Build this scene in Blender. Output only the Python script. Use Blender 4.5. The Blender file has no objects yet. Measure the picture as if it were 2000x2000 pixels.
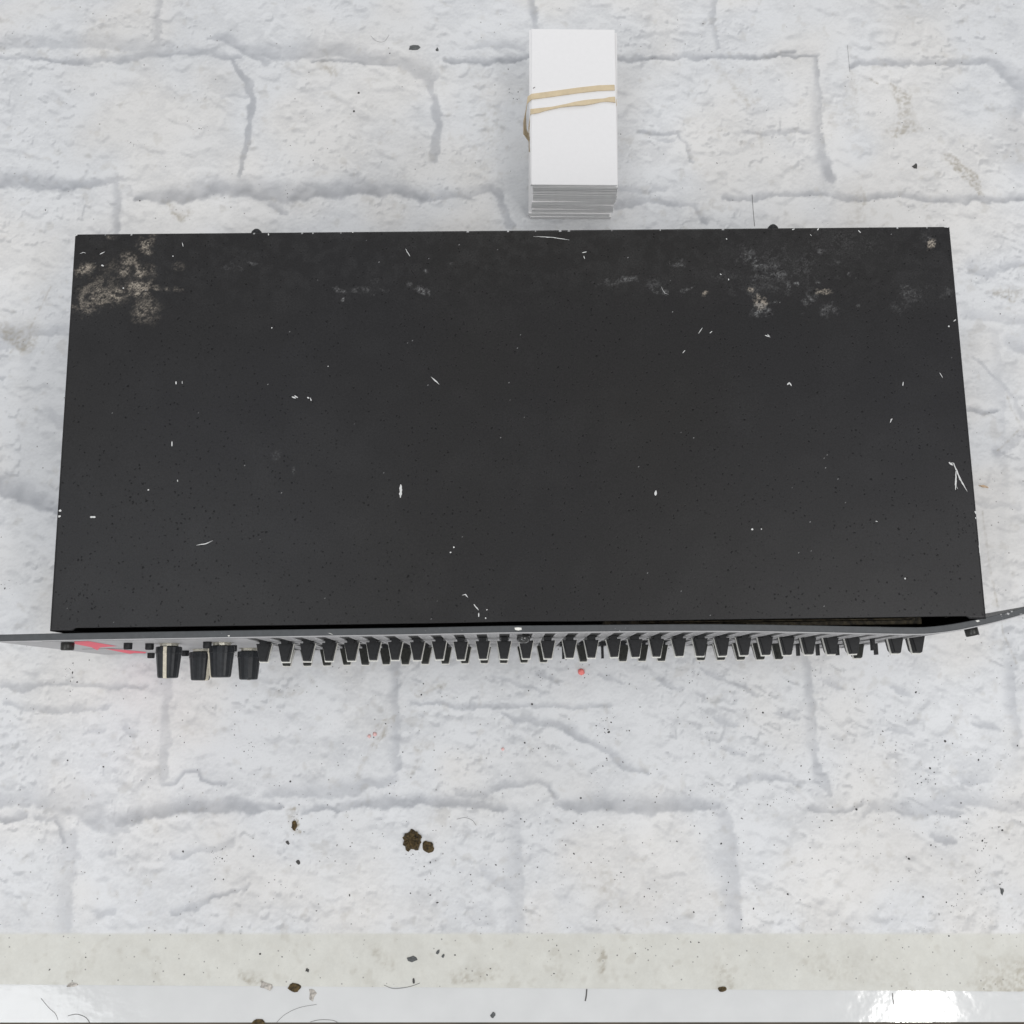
import bpy, bmesh, math, random
import numpy as np
from mathutils import Vector, Matrix
random.seed(7); rng = np.random.default_rng(11)
scene = bpy.context.scene
MM = 0.001

# ---------------------------------------------------------------- camera
cam_d = bpy.data.cameras.new('camera'); cam = bpy.data.objects.new('camera', cam_d)
scene.collection.objects.link(cam); scene.camera = cam
CAM = np.array([-9.1, -35.15, 628.6]); FPX = 2052.5
cam.location = CAM * MM
cam.rotation_euler = [math.radians(a) for a in (10.21, -0.54, -0.79)]
cam_d.sensor_width = 36; cam_d.lens = 36 * FPX / 2000
cam_d.clip_start = 0.01; cam_d.clip_end = 50
CM = np.array(cam.rotation_euler.to_matrix())

def at(x, y, h=0.0, ax=2):
    """pixel of the photograph -> millimetres in the place, on the plane axis[ax] = h"""
    d = CM @ np.array([(x - 1000) / FPX, -(y - 1000) / FPX, -1.0])
    return CAM + d * ((h - CAM[ax]) / d[ax])

# ---------------------------------------------------------------- light
world = bpy.data.worlds.new('World'); scene.world = world; world.use_nodes = True
world.node_tree.nodes['Background'].inputs[0].default_value = (0.97, 0.98, 1.0, 1)
world.node_tree.nodes['Background'].inputs[1].default_value = 0.53
def lamp(name, loc, aim, sx, sy, power, col):
    L = bpy.data.lights.new(name, 'AREA'); L.shape = 'RECTANGLE'; L.size = sx; L.size_y = sy
    L.energy = power; L.color = col
    o = bpy.data.objects.new(name, L); scene.collection.objects.link(o)
    o.location = loc
    o.rotation_euler = (Vector(aim) - Vector(loc)).to_track_quat('-Z', 'Y').to_euler()
    return o
hp = at(1790, 1990, 0); dv = hp - CAM; dv[2] = -dv[2]; dv = dv / dv[2]
lp = (hp + dv * 2000) * MM
lamp('ceiling_lamp', lp, (0, 0, 0), 0.13, 0.05, 4, (1.0, 0.985, 0.96))
lamp('ceiling_panel', (1.0, -0.2, 2.1), (0, 0, 0), 0.9, 0.9, 10, (1.0, 0.99, 0.98))
lamp('fill_left', (-1.2, -1.25, 2.1), (0, 0, 0), 0.9, 0.9, 12, (0.96, 0.98, 1.0))  # added fill from the front left, for the lid and card fronts
lamp('fill_back', (0.2, 2.6, 1.5), (0, 0, 0), 1.0, 0.8, 9, (0.97, 0.98, 1.0))  # added diffuse fill from behind, kept out of the lid's mirror direction
lamp('fill_mid', (-0.8, 0.12, 2.2), (0, 0, 0), 0.7, 0.7, 5, (0.95, 0.98, 1.0))  # added so the left front of the lid picks up a reflection
lamp('front_fill', (0.1, -2.4, 1.25), (0, 0, 0), 1.6, 1.0, 6, (0.97, 0.98, 1.0))  # added fill to brighten upright front faces, not a known window
scene.view_settings.view_transform = 'Standard'
scene.view_settings.look = 'None'
scene.view_settings.exposure = 0.0
scene.view_settings.gamma = 1.0
scene.render.resolution_x = scene.render.resolution_y = 1024

# ---------------------------------------------------------------- helpers
def link(name, me, parent=None, mats=()):
    o = bpy.data.objects.new(name, me); scene.collection.objects.link(o)
    if parent: o.parent = parent
    for m in mats: me.materials.append(m)
    return o
def tag(o, label=None, cat=None, group=None, kind=None):
    if label: o['label'] = label
    if cat: o['category'] = cat
    if group: o['group'] = group
    if kind: o['kind'] = kind
    return o
def empty(name, loc=(0, 0, 0)):
    o = bpy.data.objects.new(name, None); scene.collection.objects.link(o); o.location = loc
    o.empty_display_size = 0.02
    return o
def mesh(name, v, f, smooth=False):
    me = bpy.data.meshes.new(name)
    me.from_pydata([tuple(np.array(p) * MM) for p in v], [], f); me.validate()
    if smooth:
        for p in me.polygons: p.use_smooth = True
    return me
def boxes(bl):
    V, F = [], []
    for (x0, y0, z0, x1, y1, z1) in bl:
        b = len(V)
        V += [(x0,y0,z0),(x1,y0,z0),(x1,y1,z0),(x0,y1,z0),(x0,y0,z1),(x1,y0,z1),(x1,y1,z1),(x0,y1,z1)]
        F += [tuple(b+i for i in q) for q in ((3,2,1,0),(4,5,6,7),(0,1,5,4),(1,2,6,5),(2,3,7,6),(3,0,4,7))]
    return V, F
def bevel(o, w, seg=2, ang=40):
    m = o.modifiers.new('bevel', 'BEVEL'); m.width = w * MM; m.segments = seg
    m.limit_method = 'ANGLE'; m.angle_limit = math.radians(ang)
    return o
def lathe_y(prof, n=24, facet=None):
    """profile [(radius, distance out of the panel)], axis along -y, at the origin"""
    V, F = [], []
    for (r, t) in prof:
        for k in range(n):
            a = 2 * math.pi * k / n
            rr = r * (1 if facet is None or k % 2 == 0 else facet)
            V.append((rr * math.cos(a), -t, rr * math.sin(a)))
    for i in range(len(prof) - 1):
        for k in range(n):
            a, b = i*n+k, i*n+(k+1) % n
            F.append((a, b, b+n, a+n))
    F.append(tuple(reversed(range(n)))); F.append(tuple(range((len(prof)-1)*n, len(prof)*n)))
    return V, F

# ---------------------------------------------------------------- materials
def mat(name, col, rough=0.5, metal=0.0, spec=0.5, coat=0.0, noise=0.0, nscale=400, bump=0.0, bscale=1500):
    m = bpy.data.materials.new(name); m.use_nodes = True
    nt = m.node_tree; b = nt.nodes['Principled BSDF']
    b.inputs['Base Color'].default_value = (*col, 1); b.inputs['Roughness'].default_value = rough
    b.inputs['Metallic'].default_value = metal; b.inputs['Specular IOR Level'].default_value = spec
    b.inputs['Coat Weight'].default_value = coat
    tc = nt.nodes.new('ShaderNodeTexCoord')
    if noise:
        n = nt.nodes.new('ShaderNodeTexNoise'); n.inputs['Scale'].default_value = nscale
        n.inputs['Detail'].default_value = 5
        nt.links.new(tc.outputs['Object'], n.inputs['Vector'])
        mp = nt.nodes.new('ShaderNodeMapRange'); mp.inputs['From Min'].default_value = .3; mp.inputs['From Max'].default_value = .7
        mp.inputs['To Min'].default_value = 1 - noise; mp.inputs['To Max'].default_value = 1 + noise
        nt.links.new(n.outputs['Fac'], mp.inputs['Value'])
        mx = nt.nodes.new('ShaderNodeMix'); mx.data_type = 'RGBA'; mx.blend_type = 'MULTIPLY'
        mx.inputs['Factor'].default_value = 1
        mx.inputs[6].default_value = (*col, 1); nt.links.new(mp.outputs['Result'], mx.inputs[7])
        nt.links.new(mx.outputs[2], b.inputs['Base Color'])
    if bump:
        n = nt.nodes.new('ShaderNodeTexNoise'); n.inputs['Scale'].default_value = bscale
        nt.links.new(tc.outputs['Object'], n.inputs['Vector'])
        bp = nt.nodes.new('ShaderNodeBump'); bp.inputs['Strength'].default_value = bump
        bp.inputs['Distance'].default_value = 0.0004
        nt.links.new(n.outputs['Fac'], bp.inputs['Height']); nt.links.new(bp.outputs['Normal'], b.inputs['Normal'])
    return m
M_blackplastic = mat('black_plastic', (0.013, 0.0135, 0.015), 0.5, spec=.3, noise=.3, nscale=900)
M_olive = mat('olive_black_plastic', (0.018, 0.019, 0.016), 0.6, spec=.3, noise=.5, nscale=700)  # olive-tinted black for the lower row of caps
M_knob = mat('knob_plastic', (0.017, 0.019, 0.022), 0.4, spec=.35, noise=.3, nscale=500)
M_white = mat('white_line', (0.80, 0.79, 0.74), 0.5, noise=.08, nscale=900)
M_cream = mat('cream_line', (0.62, 0.57, 0.46), 0.55, noise=.15, nscale=900)
M_face = mat('panel_face', (0.45, 0.445, 0.45), 0.5, noise=.08, nscale=200)
M_red = mat('red_print', (0.90, 0.07, 0.13), 0.5)
M_print = mat('black_print', (0.02, 0.02, 0.02), 0.6)
M_steel = mat('nut_steel', (0.62, 0.60, 0.52), 0.3, metal=.9, noise=.25, nscale=800)
M_dark = mat('chassis_black', (0.012, 0.012, 0.012), 0.6)
M_dusty = mat('dusty_bracket', (0.075, 0.060, 0.035), 0.6, noise=.95, nscale=350, bump=.8)
M_bolt = mat('bolt_black', (0.03, 0.03, 0.028), 0.35, metal=.4, noise=.4, nscale=600)
M_card = mat('card_white', (0.84, 0.83, 0.83), 0.6, noise=.01)
M_cardedge = mat('card_edge', (0.94, 0.945, 0.94), 0.8, noise=.03, nscale=200)  # edge colour raised above the faces' to offset the shade on them
M_band = mat('rubber_tan', (0.66, 0.54, 0.36), 0.6, noise=.07, nscale=300)
M_crumb = mat('crumb_brown', (0.075, 0.05, 0.018), 0.85, noise=.8, nscale=700, bump=1.0, bscale=2500)
M_grit = mat('grit_dark', (0.07, 0.068, 0.065), 0.8)
M_chip = mat('chip_grey', (0.10, 0.105, 0.105), 0.7, noise=.3, nscale=900)
M_pink = mat('pink_plastic', (0.85, 0.22, 0.20), 0.45)
M_palepink = mat('pale_pink', (0.80, 0.50, 0.48), 0.35)
M_splinter = mat('splinter_tan', (0.62, 0.45, 0.30), 0.7)
M_hair = mat('hair_dark', (0.10, 0.095, 0.09), 0.6)
M_table = mat('white_laminate', (0.685, 0.69, 0.685), 0.085, noise=.03, nscale=60, bump=.24, bscale=120)
M_edge = mat('table_edge_dark', (0.06, 0.045, 0.035), 0.6)
M_floor = mat('floor_brown', (0.10, 0.075, 0.055), 0.6, noise=.3, nscale=20)
M_clear = mat('tape_scrap', (0.42, 0.39, 0.35), 0.3, noise=.5, nscale=600)
M_lens = mat('lamp_lens', (0.03, 0.03, 0.03), 0.12, coat=.5)

# panel edge paint: dark grey with small bare chips
M_panel = mat('panel_paint', (0.060, 0.064, 0.068), 0.5, noise=.12, nscale=500)
nt = M_panel.node_tree; b = nt.nodes['Principled BSDF']
src = b.inputs['Base Color'].links[0].from_socket
tc = nt.nodes.new('ShaderNodeTexCoord'); n1 = nt.nodes.new('ShaderNodeTexNoise'); n1.inputs['Scale'].default_value = 700
n1.inputs['Detail'].default_value = 3
n2 = nt.nodes.new('ShaderNodeTexNoise'); n2.inputs['Scale'].default_value = 25
nt.links.new(tc.outputs['Object'], n1.inputs['Vector']); nt.links.new(tc.outputs['Object'], n2.inputs['Vector'])
ad = nt.nodes.new('ShaderNodeMath'); ad.operation = 'MULTIPLY'
nt.links.new(n1.outputs['Fac'], ad.inputs[0]); nt.links.new(n2.outputs['Fac'], ad.inputs[1])
mr = nt.nodes.new('ShaderNodeMapRange'); mr.inputs['From Min'].default_value = .40; mr.inputs['From Max'].default_value = .44
nt.links.new(ad.outputs[0], mr.inputs['Value'])
mx = nt.nodes.new('ShaderNodeMix'); mx.data_type = 'RGBA'
nt.links.new(mr.outputs['Result'], mx.inputs['Factor']); nt.links.new(src, mx.inputs[6]); mx.inputs[7].default_value = (.45, .45, .45, 1)
nt.links.new(mx.outputs[2], b.inputs['Base Color'])

# ---------------------------------------------------------------- numpy fields
def field(nx, ny, lmin, lmax, ax=1.0, slope=1.0, seed=0, rot=0.0):
    """band-limited noise, wavelengths lmin..lmax in samples, stretched ax times along x"""
    r = np.random.default_rng(seed)
    w = np.fft.rfft2(r.standard_normal((ny, nx)))
    fy = np.fft.fftfreq(ny)[:, None]; fx = np.fft.rfftfreq(nx)[None, :]
    c, s = math.cos(rot), math.sin(rot)
    u = (c * fx + s * fy) * ax; v = -s * fx + c * fy
    k = np.sqrt(u*u + v*v) + 1e-9
    g = k ** (-slope) * np.exp(-(k * lmin) ** 2) * (1 - np.exp(-(k * lmax) ** 2))
    f = np.fft.irfft2(w * g, s=(ny, nx)); return (f - f.mean()) / f.std()
def sst(a, b, x):
    t = np.clip((x - a) / (b - a), 0, 1); return t * t * (3 - 2 * t)
def seg_dist(X, Y, pts, W=None):
    """distance to a polyline, interpolated width, and signed side"""
    best = np.full(X.shape, 1e9); wd = np.zeros(X.shape); sg = np.zeros(X.shape)
    for i in range(len(pts) - 1):
        (ax, ay), (bx, by) = pts[i][:2], pts[i+1][:2]
        dx, dy = bx - ax, by - ay; L = dx*dx + dy*dy + 1e-9
        t = np.clip(((X-ax)*dx + (Y-ay)*dy) / L, 0, 1)
        d = np.hypot(X-ax-t*dx, Y-ay-t*dy)
        m = d < best
        best = np.where(m, d, best)
        sg = np.where(m, np.sign((X-ax)*dy - (Y-ay)*dx), sg)
        if W is not None: wd = np.where(m, W[i] + (W[i+1]-W[i]) * t, wd)
    return best, wd, sg

def grid_object(name, X, Y, Z, attrs, material, parent=None):
    ny, nx = X.shape
    me = bpy.data.meshes.new(name)
    co = np.stack([X, Y, Z], -1).reshape(-1, 3).astype(np.float32) * MM
    me.vertices.add(nx*ny); me.vertices.foreach_set('co', co.ravel())
    idx = np.arange(nx*ny).reshape(ny, nx)
    q = np.stack([idx[:-1, :-1], idx[:-1, 1:], idx[1:, 1:], idx[1:, :-1]], -1).reshape(-1, 4)
    nq = len(q)
    me.loops.add(nq*4); me.loops.foreach_set('vertex_index', q.ravel().astype(np.int32))
    me.polygons.add(nq); me.polygons.foreach_set('loop_start', np.arange(0, nq*4, 4, dtype=np.int32))
    me.update(calc_edges=True)
    me.polygons.foreach_set('use_smooth', np.ones(nq, dtype=bool))
    for an, arr in attrs.items():
        a = me.attributes.new(an, 'FLOAT_COLOR', 'POINT')
        c = np.ones((nx*ny, 4), np.float32); c[:, :3] = arr.reshape(-1, 3); a.data.foreach_set('color', c.ravel())
    o = link(name, me, parent, [material]); return o

# ================================================================ SETTING: table and floor
def yfront(x): return -193.8 - 0.0228 * (x + 4)         # front edge of the printed sheet
def ytable(x): return -211.9 - 0.0160 * (x + 4)         # front edge of the table
V = []; 
for z in (-0.25, -28):
    V += [(-800, ytable(-800), z), (800, ytable(800), z), (800, 700, z), (-800, 700, z)]
F = [(0,1,2,3),(7,6,5,4),(0,4,5,1),(1,5,6,2),(2,6,7,3),(3,7,4,0)]
me = mesh('tabletop', V, F); o = link('tabletop', me, None, [M_table, M_edge]); tag(o, kind='structure')
me.polygons[2].material_index = 1
me = mesh('floor', [(-3000,-3000,-760),(3000,-3000,-760),(3000,3000,-760),(-3000,3000,-760)], [(0,1,2,3)])
tag(link('floor', me, None, [M_floor]), kind='structure')

# ================================================================ printed backdrop sheet
ST = 0.85
nx = 860; ny = 780
xs = (np.arange(nx) - nx/2) * ST
t = np.arange(ny)
XS, T = np.meshgrid(xs, t)
YF = yfront(XS)
YS = YF + 0.05 + T * ST
# print coordinates with a hand-painted wobble
wx = field(nx, ny, 8, 60, seed=1) * .9; wy = field(nx, ny, 8, 60, seed=2) * .8
wx2 = field(nx, ny, 2.0, 10, seed=3) * .28; wy2 = field(nx, ny, 2.0, 10, seed=4) * .28
PX, PY = XS + wx + wx2, YS + wy + wy2
dark = np.zeros_like(XS); brt = np.zeros_like(XS); brown = np.zeros_like(XS)
blur = field(nx, ny, 6, 60, seed=5)
def P2(l): return [tuple(at(x, y, 0)[:2]) for x, y in l]
def stroke(pts, w, amp, rim=0.5, soft=1.0, tgt='d', wob=True):
    """w in photo px (half width)"""
    pts = P2(pts); w = w if isinstance(w, (list, tuple)) else [w] * len(pts)
    w = [a * 0.375 for a in w]
    m = max(w) * 3.2 + 6
    x0 = min(p[0] for p in pts)-m; x1 = max(p[0] for p in pts)+m; y0 = min(p[1] for p in pts)-m; y1 = max(p[1] for p in pts)+m
    i0, i1 = np.searchsorted(xs, [x0, x1])
    j0 = max(0, int((y0 + 180) / ST)); j1 = min(ny, max(0, int((y1 + 215) / ST)))
    if i1 <= i0 or j1 <= j0: return
    sl = (slice(j0, j1), slice(i0, i1))
    A, B = (PX[sl], PY[sl]) if wob else (XS[sl], YS[sl])
    d, wd, sg = seg_dist(A, B, pts, w)
    up = B - np.interp(A, [p[0] for p in pts], [p[1] for p in pts]) if abs(pts[-1][0]-pts[0][0]) > abs(pts[-1][1]-pts[0][1]) else -(A - pts[0][0])
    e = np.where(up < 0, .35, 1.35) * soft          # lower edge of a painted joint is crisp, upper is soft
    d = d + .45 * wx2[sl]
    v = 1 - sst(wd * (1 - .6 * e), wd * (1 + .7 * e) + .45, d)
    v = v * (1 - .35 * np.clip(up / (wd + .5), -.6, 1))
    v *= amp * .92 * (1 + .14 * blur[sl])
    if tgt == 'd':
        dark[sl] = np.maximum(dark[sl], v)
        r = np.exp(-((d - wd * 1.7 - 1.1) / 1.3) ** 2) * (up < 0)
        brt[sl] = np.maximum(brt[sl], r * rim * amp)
    elif tgt == 'b': brt[sl] = np.maximum(brt[sl], v)
    else: brown[sl] = np.maximum(brown[sl], v)
S = stroke
# upper course
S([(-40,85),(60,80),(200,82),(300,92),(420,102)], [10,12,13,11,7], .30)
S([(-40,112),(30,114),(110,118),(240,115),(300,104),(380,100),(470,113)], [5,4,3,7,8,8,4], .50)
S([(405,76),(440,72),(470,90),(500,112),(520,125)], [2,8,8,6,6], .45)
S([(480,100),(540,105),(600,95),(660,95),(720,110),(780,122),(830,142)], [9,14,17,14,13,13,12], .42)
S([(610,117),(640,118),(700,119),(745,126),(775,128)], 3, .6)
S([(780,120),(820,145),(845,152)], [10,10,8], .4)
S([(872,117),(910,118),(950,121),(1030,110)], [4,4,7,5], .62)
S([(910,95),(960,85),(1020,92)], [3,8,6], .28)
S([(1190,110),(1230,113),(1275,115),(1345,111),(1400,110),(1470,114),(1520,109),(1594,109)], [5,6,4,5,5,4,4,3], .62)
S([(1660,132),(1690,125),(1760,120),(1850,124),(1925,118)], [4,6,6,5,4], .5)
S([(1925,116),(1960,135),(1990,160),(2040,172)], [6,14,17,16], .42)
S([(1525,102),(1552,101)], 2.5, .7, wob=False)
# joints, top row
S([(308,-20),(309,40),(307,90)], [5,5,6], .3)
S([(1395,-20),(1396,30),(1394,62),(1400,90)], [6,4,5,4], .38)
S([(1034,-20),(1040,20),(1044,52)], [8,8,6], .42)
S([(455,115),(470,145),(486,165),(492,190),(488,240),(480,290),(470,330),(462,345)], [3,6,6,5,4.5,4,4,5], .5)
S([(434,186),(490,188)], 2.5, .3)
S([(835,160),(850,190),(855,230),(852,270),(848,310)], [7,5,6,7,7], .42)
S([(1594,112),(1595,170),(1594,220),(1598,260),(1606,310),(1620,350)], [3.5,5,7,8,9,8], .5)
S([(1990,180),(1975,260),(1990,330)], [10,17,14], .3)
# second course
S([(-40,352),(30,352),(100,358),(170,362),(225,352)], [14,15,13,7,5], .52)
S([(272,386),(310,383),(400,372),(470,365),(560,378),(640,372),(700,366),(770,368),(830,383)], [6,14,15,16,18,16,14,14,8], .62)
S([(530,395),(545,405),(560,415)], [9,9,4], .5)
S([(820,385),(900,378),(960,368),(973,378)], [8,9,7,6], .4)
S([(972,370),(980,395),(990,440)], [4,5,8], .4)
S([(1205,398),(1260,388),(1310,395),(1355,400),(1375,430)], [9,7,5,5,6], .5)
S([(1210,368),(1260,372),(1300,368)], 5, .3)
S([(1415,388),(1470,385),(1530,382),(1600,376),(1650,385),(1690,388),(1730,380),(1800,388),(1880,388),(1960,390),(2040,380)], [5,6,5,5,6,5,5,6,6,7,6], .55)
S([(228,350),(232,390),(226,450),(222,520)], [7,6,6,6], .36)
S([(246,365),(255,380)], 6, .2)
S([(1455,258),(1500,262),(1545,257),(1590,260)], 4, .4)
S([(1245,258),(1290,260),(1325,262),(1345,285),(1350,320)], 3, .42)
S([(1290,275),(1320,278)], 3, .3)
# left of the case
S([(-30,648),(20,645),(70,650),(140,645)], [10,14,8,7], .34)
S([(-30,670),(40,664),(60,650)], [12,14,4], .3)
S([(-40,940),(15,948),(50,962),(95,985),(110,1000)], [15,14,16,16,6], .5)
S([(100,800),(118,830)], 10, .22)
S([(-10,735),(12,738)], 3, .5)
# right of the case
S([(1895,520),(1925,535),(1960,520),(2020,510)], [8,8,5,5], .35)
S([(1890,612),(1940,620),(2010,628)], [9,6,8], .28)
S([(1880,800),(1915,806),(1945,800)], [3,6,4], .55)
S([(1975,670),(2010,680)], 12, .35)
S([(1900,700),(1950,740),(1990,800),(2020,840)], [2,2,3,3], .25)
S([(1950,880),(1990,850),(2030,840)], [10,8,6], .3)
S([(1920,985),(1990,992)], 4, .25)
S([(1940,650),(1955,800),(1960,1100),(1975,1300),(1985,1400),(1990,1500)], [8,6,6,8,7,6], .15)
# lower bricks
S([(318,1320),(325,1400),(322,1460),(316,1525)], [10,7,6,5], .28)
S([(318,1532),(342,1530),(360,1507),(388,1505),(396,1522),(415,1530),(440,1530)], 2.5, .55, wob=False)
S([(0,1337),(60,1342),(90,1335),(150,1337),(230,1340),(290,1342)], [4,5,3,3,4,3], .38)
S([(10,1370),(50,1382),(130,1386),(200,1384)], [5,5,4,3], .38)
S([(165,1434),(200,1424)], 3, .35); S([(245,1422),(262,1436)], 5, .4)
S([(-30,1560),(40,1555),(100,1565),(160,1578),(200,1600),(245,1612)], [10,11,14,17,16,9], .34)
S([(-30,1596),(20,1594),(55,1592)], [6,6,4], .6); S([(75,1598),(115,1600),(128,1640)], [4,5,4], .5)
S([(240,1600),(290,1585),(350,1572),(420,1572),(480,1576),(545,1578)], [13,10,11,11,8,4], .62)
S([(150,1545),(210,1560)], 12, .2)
S([(520,1548),(600,1545),(690,1540),(775,1524)], [6,10,12,4], .34)
S([(590,1584),(660,1576),(740,1568),(800,1563),(870,1562),(930,1566),(985,1580)], [4,5,7,8,8,8,6], .52)
S([(890,1545),(940,1548),(980,1535),(1040,1523),(1075,1530),(1082,1560)], [4,7,5,4,3,3], .42)
S([(1085,1572),(1150,1568),(1220,1572),(1300,1568),(1360,1569),(1406,1568)], [5,11,13,11,9,6], .50)
S([(771,1285),(772,1350),(771,1430),(772,1500)], [8,8,7,6], .38)
S([(752,1522),(772,1515)], 4, .4)
S([(800,1376),(860,1376),(930,1378),(1050,1376),(1190,1377)], [3,3,4,4,3], .45)
S([(980,1392),(1010,1405),(1080,1410),(1110,1424),(1150,1450),(1200,1475),(1225,1490),(1262,1512)], [2,4,5,7,5,5,6,3], .45)
S([(960,1318),(1010,1335),(1060,1350)], 3, .3); S([(1050,1315),(1090,1330)], 4, .3)
S([(1574,1285),(1583,1350),(1582,1430),(1590,1480),(1605,1520),(1618,1545)], [6,6,7,6,10,3], .36)
S([(1440,1530),(1480,1518),(1520,1520),(1565,1530)], [5,6,5,3], .42)
S([(1580,1578),(1620,1584),(1680,1572)], 4, .48)
S([(1690,1590),(1730,1570),(1790,1585),(1840,1560),(1900,1560),(1960,1575),(2030,1570)], [6,9,12,10,10,10,8], .36)
S([(1880,1520),(1925,1525)], 7, .35); S([(1830,1580),(1870,1588)], 6, .5)
S([(1820,1635),(1860,1642),(1872,1645)], [4,6,3], .5)
S([(1412,1575),(1416,1640),(1424,1720),(1436,1830)], [9,14,14,11], .30)
S([(1000,1590),(1002,1680),(1008,1760),(1012,1830)], [13,12,12,12], .24)
S([(135,1640),(128,1720),(122,1830)], [14,13,12], .26)
S([(335,1782),(370,1772),(430,1745),(480,1735)], [4,5,3,3], .5)
S([(340,1668),(400,1660),(460,1645)], 4, .32); S([(198,1670),(225,1665)], 4, .3)
S([(1970,1300),(1976,1380),(1990,1460)], [9,8,6], .3)
S([(195,1780),(210,1782)], 7, .35)
S([(950,1705),(975,1722),(1000,1735)], 9, .3)
for x, y in ((1190,1325),(1310,1335),(1395,1315),(1420,1410),(1460,1350),(1625,1335),(1760,1350),(1430,1470),(1540,1395),(1925,1420),(1760,1430)):
    S([(x-22,y-8),(x,y),(x+22,y+9)], [2,5,2], .36)
# scratches, scuffs and stains on the sheet
S([(1808,55),(1802,90),(1790,120),(1765,145),(1735,160),(1712,164)], [1.5,2.5,3,3,2.5,1.5], 1.0, tgt='b', wob=False)
S([(1738,170),(1756,190),(1764,215),(1762,250)], 2, .7, tgt='b', wob=False)
S([(1780,255),(1830,275),(1870,310),(1900,350)], 1.6, .7, tgt='b', wob=False)
S([(1740,165),(1765,200),(1770,250),(1745,258)], [3,14,14,10], .30, tgt='n')
S([(1850,310),(1900,350),(1915,380)], [8,12,4], .38, tgt='n')
S([(1395,130),(1430,165),(1470,200),(1485,190)], [5,7,12,4], .16, tgt='n')
S([(1660,150),(1665,250)], 12, .14, tgt='n'); S([(1680,380),(1670,430)], [10,14], .2, tgt='n')
S([(330,395),(350,420),(370,412)], [5,9,5], .28, tgt='n'); S([(635,128),(655,142)], 8, .25, tgt='n')
S([(935,150),(960,260),(930,340)], [18,25,18], .10, tgt='n')
S([(1950,572),(1990,570),(1975,590)], [9,9,5], .35, tgt='n'); S([(0,640),(50,665)], [8,20], .3, tgt='n')
S([(815,1348),(860,1336)], 9, .22, tgt='n'); S([(820,1460),(840,1452)], 9, .25, tgt='n'); S([(735,1420),(770,1403),(712,1480),(700,1520)], 3, .3, tgt='n')
S([(800,1508),(820,1490)], 6, .2, tgt='n'); S([(570,1590),(575,1615)], 6, .5, tgt='n')
S([(530,1352),(585,1351)], 5, .2, tgt='n'); S([(1175,1700),(1190,1740)], 12, .12, tgt='n')
S([(1080,1850),(1095,1905)], 8, .12, tgt='n'); S([(1172,1860),(1176,1890)], 8, .35, tgt='n'); S([(735,1860),(760,1885)], 8, .22, tgt='n')
S([(170,1880),(135,1905)], [8,6], .2, tgt='n'); S([(480,1905),(500,1915)], 9, .3, tgt='n'); S([(890,1905),(970,1900)], 10, .25, tgt='n')
S([(1930,1925),(1990,1905)], [22,25], .35, tgt='n'); S([(1405,1900),(1420,1925)], 14, .2, tgt='n'); S([(1600,1880),(1750,1900)], 20, .1, tgt='n')
for p in ([(1985,1295),(1960,1240),(1935,1120),(1918,1000)], [(1990,840),(1950,880)], [(2005,850),(1975,800),(1965,770)], [(100,560),(60,640),(20,690)], [(1715,165),(1700,155)]):
    S(p, .8, .45, tgt='n', wob=False)
S([(55,590),(50,620),(20,655)], 2, .6, tgt='b', wob=False)
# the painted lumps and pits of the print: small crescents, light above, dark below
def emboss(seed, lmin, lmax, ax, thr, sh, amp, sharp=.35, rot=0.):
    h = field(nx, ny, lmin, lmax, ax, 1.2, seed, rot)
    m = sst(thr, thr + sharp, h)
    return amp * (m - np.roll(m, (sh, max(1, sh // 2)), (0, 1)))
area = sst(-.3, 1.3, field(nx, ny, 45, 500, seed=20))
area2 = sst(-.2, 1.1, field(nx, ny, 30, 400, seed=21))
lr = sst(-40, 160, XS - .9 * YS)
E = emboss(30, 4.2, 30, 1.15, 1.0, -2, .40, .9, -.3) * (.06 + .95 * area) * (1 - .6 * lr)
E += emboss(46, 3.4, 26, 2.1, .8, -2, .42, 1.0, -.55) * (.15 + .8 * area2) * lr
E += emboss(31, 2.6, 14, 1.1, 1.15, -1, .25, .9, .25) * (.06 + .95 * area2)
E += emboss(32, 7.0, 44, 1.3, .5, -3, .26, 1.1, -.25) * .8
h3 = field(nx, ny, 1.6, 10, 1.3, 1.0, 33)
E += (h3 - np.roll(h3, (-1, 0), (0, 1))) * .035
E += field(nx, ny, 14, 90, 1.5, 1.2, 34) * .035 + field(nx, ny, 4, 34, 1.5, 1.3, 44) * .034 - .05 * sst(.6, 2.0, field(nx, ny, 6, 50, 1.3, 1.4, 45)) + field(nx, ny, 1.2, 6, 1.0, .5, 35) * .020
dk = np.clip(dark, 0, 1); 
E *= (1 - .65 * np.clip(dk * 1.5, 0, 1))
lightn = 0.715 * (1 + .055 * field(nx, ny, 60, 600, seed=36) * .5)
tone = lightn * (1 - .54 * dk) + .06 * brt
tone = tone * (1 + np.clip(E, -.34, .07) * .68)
tone = np.clip(tone, .12, .80)
tint = sst(-1.0, 1.5, field(nx, ny, 40, 400, seed=37))[..., None]     # faint warm and cool patches of the print
warm = np.array([1.0, .985, .965]); cool = np.array([.975, .985, 1.0])
col = tone[..., None] * (warm * tint + cool * (1 - tint))
k = np.clip(dk * 1.4 + np.clip(-E, 0, .4), 0, 1)[..., None]
col *= (1 - k) + k * np.array([.965, .98, 1.02])
bedge = at(0, 1823)[:2], at(2000, 1823)[:2]                            # unprinted cream margin along the front
yb = np.interp(XS, [bedge[0][0], bedge[1][0]], [bedge[0][1], bedge[1][1]])
mgn = (1 - sst(-.8, .8, YS - yb + .2 * wx2))[..., None]
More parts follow.
